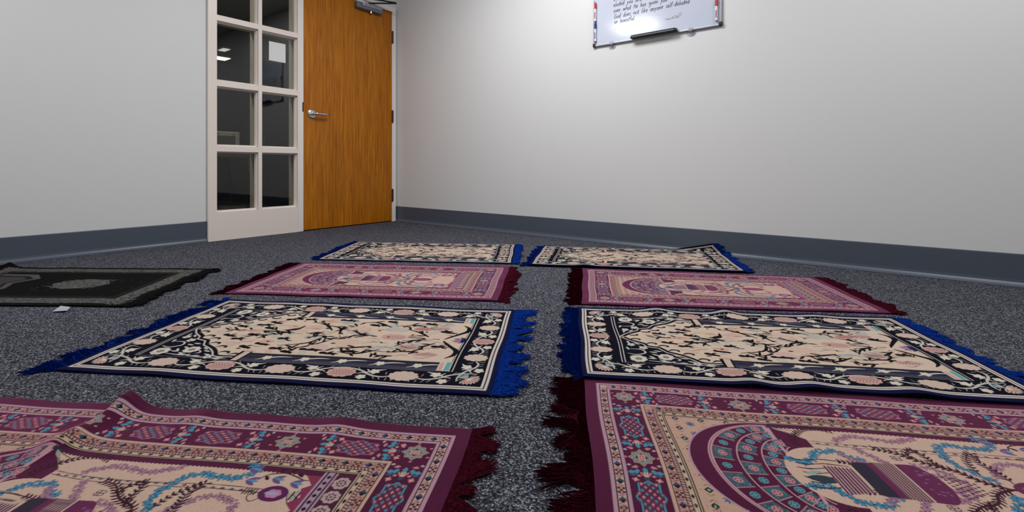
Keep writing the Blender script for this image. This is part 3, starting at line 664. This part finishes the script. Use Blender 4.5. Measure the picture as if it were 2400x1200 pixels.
    reg = [(345, 150), (376, 172), (410, 198), (410, 402), (376, 428), (345, 450)]
    w.poly(halfell(137, 148) + reg, PL)
    rings = [(137, 148), (101, 128), (64, 104), (24, 78)]
    for ri in range(3):
        (a1, b1), (a0, b0) = rings[ri], rings[ri + 1]
        N = 11
        for k in range(N):
            t0, t1 = math.pi * (k - .0) / N, math.pi * (k + 1) / N
            P = lambda f, t: (C[0] + 8 * ri - (a0 + (a1 - a0) * f) * math.sin(t), C[1] - (b0 + (b1 - b0) * f) * math.cos(t))
            teal = (k + ri) % 2 == 0
            if teal:
                q = [P(.95, t0 + (t1 - t0) * f) for f in np.linspace(.05, .95, 6)] + [P(.05, t0 + (t1 - t0) * f) for f in np.linspace(.95, .05, 6)]
                w.poly(q, (58, 112, 122))
                for _ in range(46):
                    p = P(rn.uniform(.1, .9), t0 + (t1 - t0) * rn.uniform(.1, .9)); w.ell(p[0], p[1], 1.5, 1.1, rn.choice([(24, 40, 56), (92, 176, 170), (50, 84, 140)]), 6)
            c_ = P(.5, (t0 + t1) / 2); an = (t0 + t1) / 2
            w.flower(c_[0], c_[1], 8.4, (226, 160, 164) if teal else (96, 176, 190), None, 8, an)
            for i in range(6): b = i * math.pi / 3; w.ell(c_[0] + 5 * math.cos(b), c_[1] + 4.4 * math.sin(b), 1.9, 1.5, (110, 30, 54) if teal else (30, 60, 80), 6)
            w.line([P(1, t0), P(0, t0)], 1.9, (222, 158, 166), False)
        w.line([(C[0] + 8 * (ri + 1) - a0 * math.sin(t) + 2.5, C[1] - b0 * math.cos(t)) for t in np.linspace(.06, math.pi - .06, 40)], 3, DK, False)
        w.line([(C[0] + 8 * (ri + 1) - a0 * math.sin(t), C[1] - b0 * math.cos(t)) for t in np.linspace(.06, math.pi - .06, 40)], 2.6, (224, 170, 178), False)
    w.ell(396, 300, 80, 82, CM, 40); w.rect(400, 170, 470, 430, CM)
    w.poly([(345, 146), (420, 146), (420, 205), (376, 172)], CM); w.poly([(345, 454), (420, 454), (420, 395), (376, 428)], CM)
    # scalloped plum strips along the sides
    for M_ in mirror(W):
        e = [(345, M_(140)), (925, M_(140))] + [(925 - i * 4, M_(152.5 + (2.2 if i % 2 else -.8))) for i in range(146)]
        w.poly(e, PL)
    # motifs, drawn twice
    def chain(pts, r, col, dark, n):
        p = smooth_pts(pts, 14); seg = np.concatenate([[0], np.cumsum(np.hypot(*np.diff(p, axis=0).T))]); k = max(2, int(seg[-1] / (r * 1.25)))
        for t in np.linspace(0, seg[-1], k):
            u, v = np.interp(t, seg, p[:, 0]) + rn.uniform(-2, 2), np.interp(t, seg, p[:, 1]) + rn.uniform(-2, 2)
            for i in range(n): a = rn.uniform(0, 1) + i * 2 * math.pi / n; w.leaf(u, v, r * 1.25, r * .62, a, dark); w.leaf(u, v, r * 1.1, r * .44, a, col)
            w.ell(u, v, r * .22, r * .22, dark, 8)
    def branch(pts, wd, leafl, col, step=9):
        w.line(pts, wd, col); p = smooth_pts(pts, 14); seg = np.concatenate([[0], np.cumsum(np.hypot(*np.diff(p, axis=0).T))])
        for i, t in enumerate(np.arange(step, seg[-1], step)):
            u, v = np.interp(t, seg, p[:, 0]), np.interp(t, seg, p[:, 1]); u2, v2 = np.interp(t + 1, seg, p[:, 0]), np.interp(t + 1, seg, p[:, 1])
            a = math.atan2(v2 - v, u2 - u)
            for sg in (-1, 1): w.leaf(u, v, leafl, 4.2, a + sg * .85, DK)
    MV = (196, 150, 172)
    for M_ in mirror(W):
        m_ = lambda pts: [(u, M_(v)) for u, v in pts]
        for dv in (-4.5, 4.5): w.line(m_([(402, 199 + dv), (445, 203 + dv), (512, 206 + dv), (613, 205 + dv), (700, 201 + dv), (790, 201 + dv)]), 1.5, DK)
        for u in range(415, 780, 17): w.poly(m_([(u - 5, 203), (u, 200), (u + 5, 203), (u, 206)]), (80, 110, 120) if (u // 17) % 2 else (110, 70, 84))
        chain(m_([(728, 138), (752, 150), (727, 174), (690, 177), (655, 174), (633, 194), (625, 235), (639, 258), (654, 280)]), 8.5, (66, 172, 206), (18, 56, 96), 6)
        chain(m_([(333, 261), (360, 268), (382, 246), (400, 229), (434, 228), (449, 242), (463, 249)]), 8.5, (66, 172, 206), (18, 56, 96), 6)
        for pts in ([(455, 190), (467, 180), (491, 170), (530, 173), (559, 178), (585, 172), (609, 158)], [(478, 214), (495, 240), (519, 268), (565, 279), (600, 290)], [(440, 236), (463, 258), (500, 266)], [(668, 262), (687, 240), (712, 226), (746, 224), (769, 242), (760, 268)], [(520, 330), (560, 345), (593, 327)]):
            chain(m_(pts), 8, MV, (112, 62, 98), 5)
        branch(m_([(664, 300), (630, 283), (611, 258), (575, 243), (542, 216), (510, 206)]), [6, 5, 4, 2], 13, (60, 26, 44), 9)
        branch(m_([(600, 262), (590, 236), (588, 214), (577, 198)]), [4, 3, 2], 12, DK, 9); branch(m_([(566, 240), (560, 218), (578, 202)]), [3, 2], 11, DK, 9)
        branch(m_([(682, 282), (680, 245), (674, 220), (684, 197)]), [3, 2, 2], 13, (66, 34, 60), 8); branch(m_([(372, 222), (372, 195), (388, 173), (410, 154), (440, 148), (462, 154)]), [3, 2, 2], 11, (60, 36, 40), 8)
        branch(m_([(470, 272), (446, 262), (420, 258)]), [2, 2], 10, DK, 8); branch(m_([(644, 263), (655, 225), (677, 197)]), [2, 2], 10, DK, 9)
        # butterfly and bird at the spring of the arch
        w.line(m_([(352, 152), (384, 176), (394, 162), (352, 152)]), 1.5, DK, False); w.poly(m_([(340, 146), (362, 148), (356, 156), (340, 155)]), (46, 60, 66)); w.leaf(350, M_(152), 24, 7, .6, (190, 176, 170)); 
        # butterfly by the branch
        for k in range(4): w.ell(530 + 6 * (k % 2), M_(232 + 6 * (k // 2)), 6, 4, (70, 50, 66), 10); w.ell(530 + 6 * (k % 2), M_(232 + 6 * (k // 2)), 4, 2.4, CM, 10)
        # two handled vase with tulips
        w.line(m_([(806, 205), (786, 226), (774, 214), (790, 202)]), 1.8, DK); w.line(m_([(836, 205), (852, 226), (862, 214), (846, 202)]), 1.8, DK)
        w.ell(812, M_(204), 25, 19, (98, 36, 92), 24); w.ell(812, M_(204), 12, 9, (216, 150, 190), 0, 0, .2, 6); w.leaf(796, M_(204), 26, 8, 0, (190, 190, 220))
        for k in range(5): w.rect(760 + k * 5, min(M_(196), M_(212)), 762.5 + k * 5, max(M_(196), M_(212)), DK)
        for k in range(4): w.rect(838 + k * 5, min(M_(204 - 6 - 4 * k), M_(204 + 6 + 4 * k)), 841 + k * 5, max(M_(204 - 6 - 4 * k), M_(204 + 6 + 4 * k)), DK if k % 2 else (150, 180, 180))
        w.line(m_([(764, 176), (776, 160), (800, 153), (822, 158), (846, 166), (862, 158)]), [2, 3, 3, 1], DK)
        for u, v in ((754, 180), (796, 170), (833, 176), (864, 162), (740, 150)):
            for k in (-1, 0, 1): w.leaf(u - 9, M_(v), 24, 8, k * .45, (120, 90, 150) if k else (84, 170, 196))
        for u, v, a in ((772, 164, .8), (786, 150, -.6), (808, 150, -.9), (824, 150, .6)): w.leaf(u, M_(v), 15, 7, a, DK)
        # jagged end of the field
        w.poly(m_([(840, 152), (868, 152), (868, 300), (858, 290), (866, 270), (850, 250), (862, 236), (846, 222), (860, 206), (850, 186), (862, 176)]), (150, 60, 92))
    w.line([(664, 300), (720, 300), (770, 300)], [6, 5, 3], (60, 26, 44)); w.ell(716, 300, 46, 26, (112, 48, 84), 24); w.ell(716, 300, 30, 15, (150, 92, 124), 0, 0, .2, 7)
    # domed building below the niche lamp
    for k, v in enumerate(range(258, 345, 13)): w.line([(336 + 4 * (k % 2), v), (360, v + 3), (390, v - 2), (430, v + 2)], [2, 3.4, 2, 3, 2], DK)
    w.leaf(338, 312, 56, 22, .1, (20, 70, 76)); w.leaf(342, 302, 34, 9, -.3, (150, 200, 190))
    w.poly([(384, 276), (432, 282), (432, 342), (384, 352)], (206, 170, 170))
    for k in range(8): w.rect(385 + k * 6, 274 + k * .5, 388 + k * 6, 352 - k, (74, 30, 62))
    dome = [(566 - 26 * (1 - math.cos(t)), 305 + 52 * math.sin(t)) for t in np.linspace(-1.57, 1.57, 20)]
    w.poly([(436, 262)] + [(446, 258), (540, 253)] + dome + [(540, 357), (446, 350), (436, 346)], (112, 46, 88))
    w.poly([(436, 264), (448, 258), (466, 258), (466, 350), (448, 350), (436, 344)], (18, 48, 60)); w.rect(479, 255, 513, 353, (206, 176, 166))
    for k in range(7): w.rect(480 + k * 5, 255, 482.4 + k * 5, 353, (84, 40, 66))
    for k in range(20): w.rect(479, 256 + k * 5, 513, 257.2 + k * 5, (100, 60, 80))
    w.rect(513, 254, 516, 354, CREAM)
    for k in range(18): w.ell(rn.uniform(524, 558), rn.uniform(270, 340), 3, 2, (150, 100, 150), 8)
    for i in range(6):
        for j in range(9 - i): w.ell(574 + i * 8, 274 + i * 4 + j * 8, 3.4, 2, (70, 40, 60), 8)
    # striped sill and rosette panel at the base end
    w.rect(868, 140, 893, W - 140, (196, 164, 184)); w.rect(872, 140, 875, W - 140, DK); w.rect(886, 140, 889, W - 140, DK)
    for k in range(20): w.poly([(876, 152 + k * 15.5), (880.5, 147 + k * 15.5), (885, 152 + k * 15.5), (880.5, 157 + k * 15.5)], DK)
    w.rect(893, 140, 925, W - 140, (84, 30, 58))
    for k in range(9):
        v = 164 + k * 34; w.flower(909, v, 15, (206, 184, 176), None, 8)
        for i in range(8): b = i * math.pi / 4; w.ell(909 + 7 * math.cos(b), v + 7 * math.sin(b), 2.3, 2.3, (90, 50, 66), 6)
        w.ell(909, v, 2.5, 2.5, (120, 70, 80), 8)
    return w, O, O

def weave_black():
    L, W, OX = 1075, 656, 20
    BK, GY = (8, 7, 8), (118, 116, 112)
    w = Weave(L + 40, W + 40, 1.6, OX, OX, BK, .42); rn = random.Random(2)
    def mottled(poly, n):
        w.poly(poly, GY); p = np.array(poly); u0, v0, u1, v1 = p[:, 0].min(), p[:, 1].min(), p[:, 0].max(), p[:, 1].max()
    w.band(L, W, 14, 84, GY); w.band(L, W, 96, 103, (70, 68, 66)); w.band(L, W, 112, 116, (60, 58, 58))
    for k in range(2600):                                   # tweed of the grey yarn
        side = rn.random(); t = rn.uniform(0, L); b = rn.uniform(14, 84)
        u, v = ((t, b), (t, W - b), (b, t * W / L), (L - b, t * W / L))[rn.randint(0, 3)]
        w.leaf(u, v, rn.uniform(8, 20), 4, rn.uniform(-.6, .6), rn.choice([(40, 38, 38), (168, 166, 160), (150, 148, 144), (64, 62, 60)]))
    w.rect(116, 116, L - 116, W - 116, BK)
    w.poly([(116, 140), (300, 150), (380, 235), (330, 330), (380, 430), (300, 510), (116, 515)], GY); w.poly([(116, 175), (285, 185), (350, 240), (300, 330), (350, 420), (285, 475), (116, 480)], (44, 42, 42)); w.poly([(116, 200), (270, 206), (325, 250), (285, 330), (325, 410), (270, 450), (116, 455)], (92, 90, 88))
    w.poly([(570, 270), (640, 235), (740, 255), (790, 330), (740, 400), (640, 425), (570, 390), (520, 330)], GY)
    for k in range(260): w.leaf(rn.uniform(530, 770), rn.uniform(245, 415), rn.uniform(8, 22), 5, rn.uniform(-.5, .5), rn.choice([(34, 32, 32), (170, 168, 162), (140, 138, 134)]))
    for k in range(60): w.leaf(rn.uniform(460, 940), rn.uniform(190, 470), rn.uniform(6, 22), 4, rn.uniform(-.4, .4), (104, 102, 98))
    return w, OX, OX

# ---------------------------------------------------------------- prayer rugs
def cloth_mat(name, sheen, tint, bscale=900):
    m = bpy.data.materials.new(name); m.use_nodes = True; b = bsdf(m)
    at = node(m, 'ShaderNodeAttribute'); at.attribute_name = 'weave'
    n = noise(m, coords(m), bscale, 2, .6)
    r = ramp(m, n, [(.3, (214, 214, 214)), (.7, (255, 255, 255))])
    mx = node(m, 'ShaderNodeMix', data_type='RGBA', blend_type='MULTIPLY'); mx.inputs[0].default_value = 1; link(m, at.outputs['Color'], mx.inputs[6]); link(m, r, mx.inputs[7])
    link(m, mx.outputs[2], b.inputs['Base Color'])
    b.inputs['Roughness'].default_value = .95; b.inputs['Specular IOR Level'].default_value = .08
    b.inputs['Sheen Weight'].default_value = sheen; b.inputs['Sheen Roughness'].default_value = .36; b.inputs['Sheen Tint'].default_value = srgb(*tint)
    bump(m, n, .35, .0012)
    return m
def fringe_mat(name, c0, c1):
    m = mat(name, c0, .95, spec=.03)
    link(m, ramp(m, noise(m, coords(m), 160, 2), [(.35, c0), (.65, c1)]), bsdf(m).inputs['Base Color']); return m
CL = {'navy': cloth_mat('navy_pile', .0, (200, 200, 230)), 'plum': cloth_mat('plum_pile', .8, (226, 132, 178)), 'black': cloth_mat('black_pile', .0, (200, 200, 200))}
FR = {'navy': fringe_mat('royal_blue_yarn', (3, 22, 80), (8, 46, 126)), 'plum': fringe_mat('maroon_yarn', (34, 4, 13), (62, 9, 25)), 'black': fringe_mat('black_yarn', (10, 9, 10), (22, 20, 22))}
WV = {'navy': weave_navy(), 'plum': weave_plum(), 'black': weave_black()}
TH = 0.0055

def gauss(x, s): return np.exp(-(x / s) ** 2)
def rug(kind, label, quad, line, du, dv, hf=None, vfine=None, seed=0, flen=0.062, lift=0.0, wall=None):
    wv, ox, oy = WV[kind]; L0, W0 = wv.L, wv.W
    c = np.mean(quad, 0).tolist(); th = math.atan2(quad[1][1] - quad[0][1], quad[1][0] - quad[0][0])
    Q = [((x - c[0]) * math.cos(th) + (y - c[1]) * math.sin(th), (y - c[1]) * math.cos(th) - (x - c[0]) * math.sin(th)) for x, y in quad]
    root = empty('prayer_rug', (c[0], c[1], 0), th); tag(root, label, 'rug', 'prayer rugs laid out in rows')
    u = np.linspace(0, L0, int(L0 / du) + 1)
    v = np.linspace(0, W0, int(W0 / dv) + 1)
    if vfine is not None:                                   # finer rows on the side that is seen from close by
        v = np.concatenate([np.arange(0, vfine, dv), np.linspace(vfine, W0, int((W0 - vfine) / 4) + 2)])
    rs = np.random.RandomState(seed); ph = rs.uniform(0, 6.28, 8)
    hfun = hf or (lambda U, V: 0 * U)
    def height(U, V):                                       # mm in, metres out
        e = np.minimum(np.minimum(V, W0 - V), 1e9)
        rip = (np.sin(U / 46 + ph[0]) + np.sin(U / 31 + ph[1]) * .6) * .8 * np.exp(-e / 60) + (np.sin(V / 40 + ph[2]) + np.sin(V / 27 + ph[3])) * .7 * np.exp(-np.minimum(U, L0 - U) / 50)
        rip = rip * (.45 if lift or seed == 8 else 1)
        return np.maximum(TH + lift + (hfun(U, V) + rip + .8) / 1000, TH * .8)
    def place(U, V):
        s_ = (U - ox) / (L0 - 2 * ox) if line else U / L0; t_ = (V - oy) / (W0 - 2 * oy) if line else V / W0
        f = lambda i: Q[0][i] * (1 - s_) * (1 - t_) + Q[1][i] * s_ * (1 - t_) + Q[2][i] * s_ * t_ + Q[3][i] * (1 - s_) * t_
        return f(0) + .0018 * np.sin(V / 55 + ph[4]), f(1) + .0020 * np.sin(U / 70 + ph[5])
    def bend(X, Y, Z):                                      # cloth that meets the wall rides up it
        if wall is None: return X, Y, Z
        wy = c[1] + math.sin(th) * X + math.cos(th) * Y; e = np.clip(wy - (wall - .045), 0, None)
        d = np.where(e < .03, e * .0, e - .03) ; ny = wy - d; dy = ny - wy
        return X + math.sin(th) * dy, Y + math.cos(th) * dy, Z + np.where(e < .03, 8 * e * e, .0072 + (e - .03) * .46)
    U, V = np.meshgrid(u, v); X, Y = place(U, V); X, Y, Z = bend(X, Y, height(U, V))
    nv, nu = U.shape; top = np.stack([X, Y, Z], -1).reshape(-1, 3)
    idx = np.arange(nv * nu).reshape(nv, nu)
    quads = np.stack([idx[1:, :-1], idx[1:, 1:], idx[:-1, 1:], idx[:-1, :-1]], -1).reshape(-1, 4)
    ring = np.concatenate([idx[0, :-1], idx[:-1, -1], idx[-1, :0:-1], idx[:0:-1, 0]])
    rb = top[ring].copy(); rb[:, 2] = np.maximum(rb[:, 2] - TH, 0.0002)
    n0 = len(top); k = len(ring); r2 = n0 + np.arange(k)
    sides = np.stack([ring, np.roll(ring, -1), np.roll(r2, -1), r2], -1)
    verts = np.concatenate([top, rb]); faces = np.concatenate([quads, sides])
    col = wv.sample(u - ox, v - oy, du, dv if vfine is None else dv).reshape(-1, 3)
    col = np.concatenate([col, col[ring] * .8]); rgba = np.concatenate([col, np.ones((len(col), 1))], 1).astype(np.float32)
    me = bpy.data.meshes.new('woven_panel'); me.vertices.add(len(verts)); me.vertices.foreach_set('co', verts.astype(np.float32).ravel())
    me.loops.add(4 * len(faces)); me.loops.foreach_set('vertex_index', faces.astype(np.int32).ravel())
    me.polygons.add(len(faces)); me.polygons.foreach_set('loop_start', np.arange(0, 4 * len(faces), 4, dtype=np.int32))
    sm = np.ones(len(faces), bool); sm[len(quads):] = False; me.polygons.foreach_set('use_smooth', sm)
    me.update(calc_edges=True); me.materials.append(CL[kind])
    ca_ = me.color_attributes.new('weave', 'BYTE_COLOR', 'POINT'); ca_.data.foreach_set('color', rgba.ravel())
    o = bpy.data.objects.new('woven_panel', me); COL.objects.link(o); o.parent = root
    # yarn fringe at both ends
    rn = random.Random(seed + 50)
    for end in (0, 1):
        mb = MB(); sg = -1 if end == 0 else 1; nt = 26
        for k in range(nt):
            v0 = (k + .5) / nt * W0; ang = rn.gauss(0, .34); ln = flen * rn.uniform(.6, 1.3); lz = rn.uniform(0, .006)
            for j in range(44):
                vv = min(W0 - 1, max(1, v0 + rn.uniform(-.62, .62) * W0 / nt)); uu = np.array([0.0 if end == 0 else L0])
                bx, by = place(uu, np.array([vv])); bz = float(height(uu, np.array([vv]))[0]) - TH * .5; bx, by = float(bx[0]), float(by[0])
                l = ln * rn.uniform(.8, 1.1); off = (v0 - vv) / 1000 * rn.uniform(.2, 1.2); a2 = ang + rn.gauss(0, .16); wob = rn.uniform(-.004, .004); pts = []
                zt = rn.uniform(.0012, .0065) + lz * .5
                for i in range(6):
                    t = i / 5; s_ = math.sin(t * math.pi * 1.3)
                    px = sg * (l * t * math.cos(a2 * t)) - sg * .004; py = -off * t * 0 + l * t * math.sin(a2 * t) + off * -t * 1.25 + wob * s_
                    zz = bz * (1 - t) ** 1.6 + zt * t + .003 * math.sin(t * 3.1) * (1 if j % 3 == 0 else .3)
                    pts.append((bx + px, by + py, max(zz, .0010)))
                if wall is not None:
                    q = np.array(pts); qx, qy, qz = bend(q[:, 0], q[:, 1], q[:, 2]); pts = list(zip(qx.tolist(), qy.tolist(), qz.tolist()))
                mb.tube(pts, [.0018, .0020, .0020, .0019, .0016, .0008], 3, False)
        mb.build('fringe', FR[kind], root)
    return root

# each rug: the corners of its panel (or of its outer woven line) on the floor: far left, far right, near right, near left
# farthest row
rug('navy', 'navy and cream floral rug with blue fringe nearest the oak door', [(-3.003, 2.065), (-2.018, 2.676), (-1.626, 2.123), (-2.611, 1.512)], False, 2.6, 3.2, None, None, 1, .046)
def hB(U, V): return 6 * gauss(U - 320, 45) * gauss(V - 682, 60)
rug('navy', 'navy and cream floral rug with one corner turned up by the grey baseboard', [(-1.803, 2.701), (-0.816, 3.234), (-0.533, 2.666), (-1.52, 2.133)], False, 2.6, 3.2, hB, None, 2, .046, .0066, YR)
# second row
rug('plum', 'pale plum rug with maroon fringe between two navy rugs, left of the bare carpet aisle', [(-2.587, 1.417), (-1.583, 2.037), (-1.219, 1.491), (-2.223, 0.871)], False, 2.0, 2.6, None, None, 3)
rug('plum', 'pale plum rug with maroon fringe between two navy rugs, right of the bare carpet aisle', [(-1.25, 2.247), (-0.255, 2.761), (0.038, 2.257), (-0.929, 1.66)], False, 2.0, 2.6, None, None, 4)
# third row
rug('navy', 'large navy and cream floral rug lying alone on bare carpet left of the aisle', [(-2.076, 0.829), (-1.087, 1.41), (-0.751, 0.871), (-1.74, 0.29)], True, 1.5, 1.8, lambda U, V: 3.5 * gauss(U - 430, 60) * gauss(V, 50) + 3 * gauss(U - 760, 60) * gauss(V, 50), None, 5, .068)
def hF(U, V):
    e0 = gauss(V, 110); e1 = gauss(V - 682, 120)
    return e0 * (10 * gauss(U - 310, 50) + 12 * gauss(U - 570, 42) + 5 * gauss(U - 900, 60)) + e1 * (7 * gauss(U - 460, 45) + 7 * gauss(U - 610, 50) + 8 * gauss(U - 860, 55))
rug('navy', 'large rippled navy and cream floral rug overlapping the big plum rug in front', [(-0.885, 1.579), (0.034, 2.132), (0.316, 1.608), (-0.594, 1.092)], True, 1.5, 1.8, hF, None, 6, .062, .0086)
# nearest row
def hG(U, V):
    u0 = 345 + .1 * V
    return 33 * np.where(U < u0, gauss(U - u0, 17), gauss(U - u0, 40)) * np.exp(-np.clip(V - 20, 0, None) / 75) + 16 * gauss(U - (u0 - 12), 30) * gauss(V - 150, 50) + 6 * gauss(U - 540, 40) * gauss(V, 80) + 6 * gauss(U - 850, 40) * gauss(V, 80)
rug('plum', 'plum rug with a raised fold crossing its border, nearest on the left', [(-1.608, 0.138), (-0.673, 0.69), (-0.366, 0.174), (-1.302, -0.378)], True, 1.25, 1.25, hG, 290, 7, .060)
rug('plum', 'big plum rug with maroon fringe nearest on the right, tucked under a navy rug', [(-0.56, 1.07), (0.368, 1.592), (0.682, 1.081), (-0.246, 0.558)], True, 1.25, 1.25, lambda U, V: 2 * gauss(U - 200, 80) * gauss(V - 300, 200), 440, 8, .078)
rug('black', 'black and grey prayer rug beside the left wall', [(-3.719, 0.383), (-2.821, 1.034), (-2.328, 0.547), (-3.226, -0.104)], False, 2.2, 2.6, lambda U, V: 26 * gauss(U, 40) * gauss(V, 60), None, 9, .060)
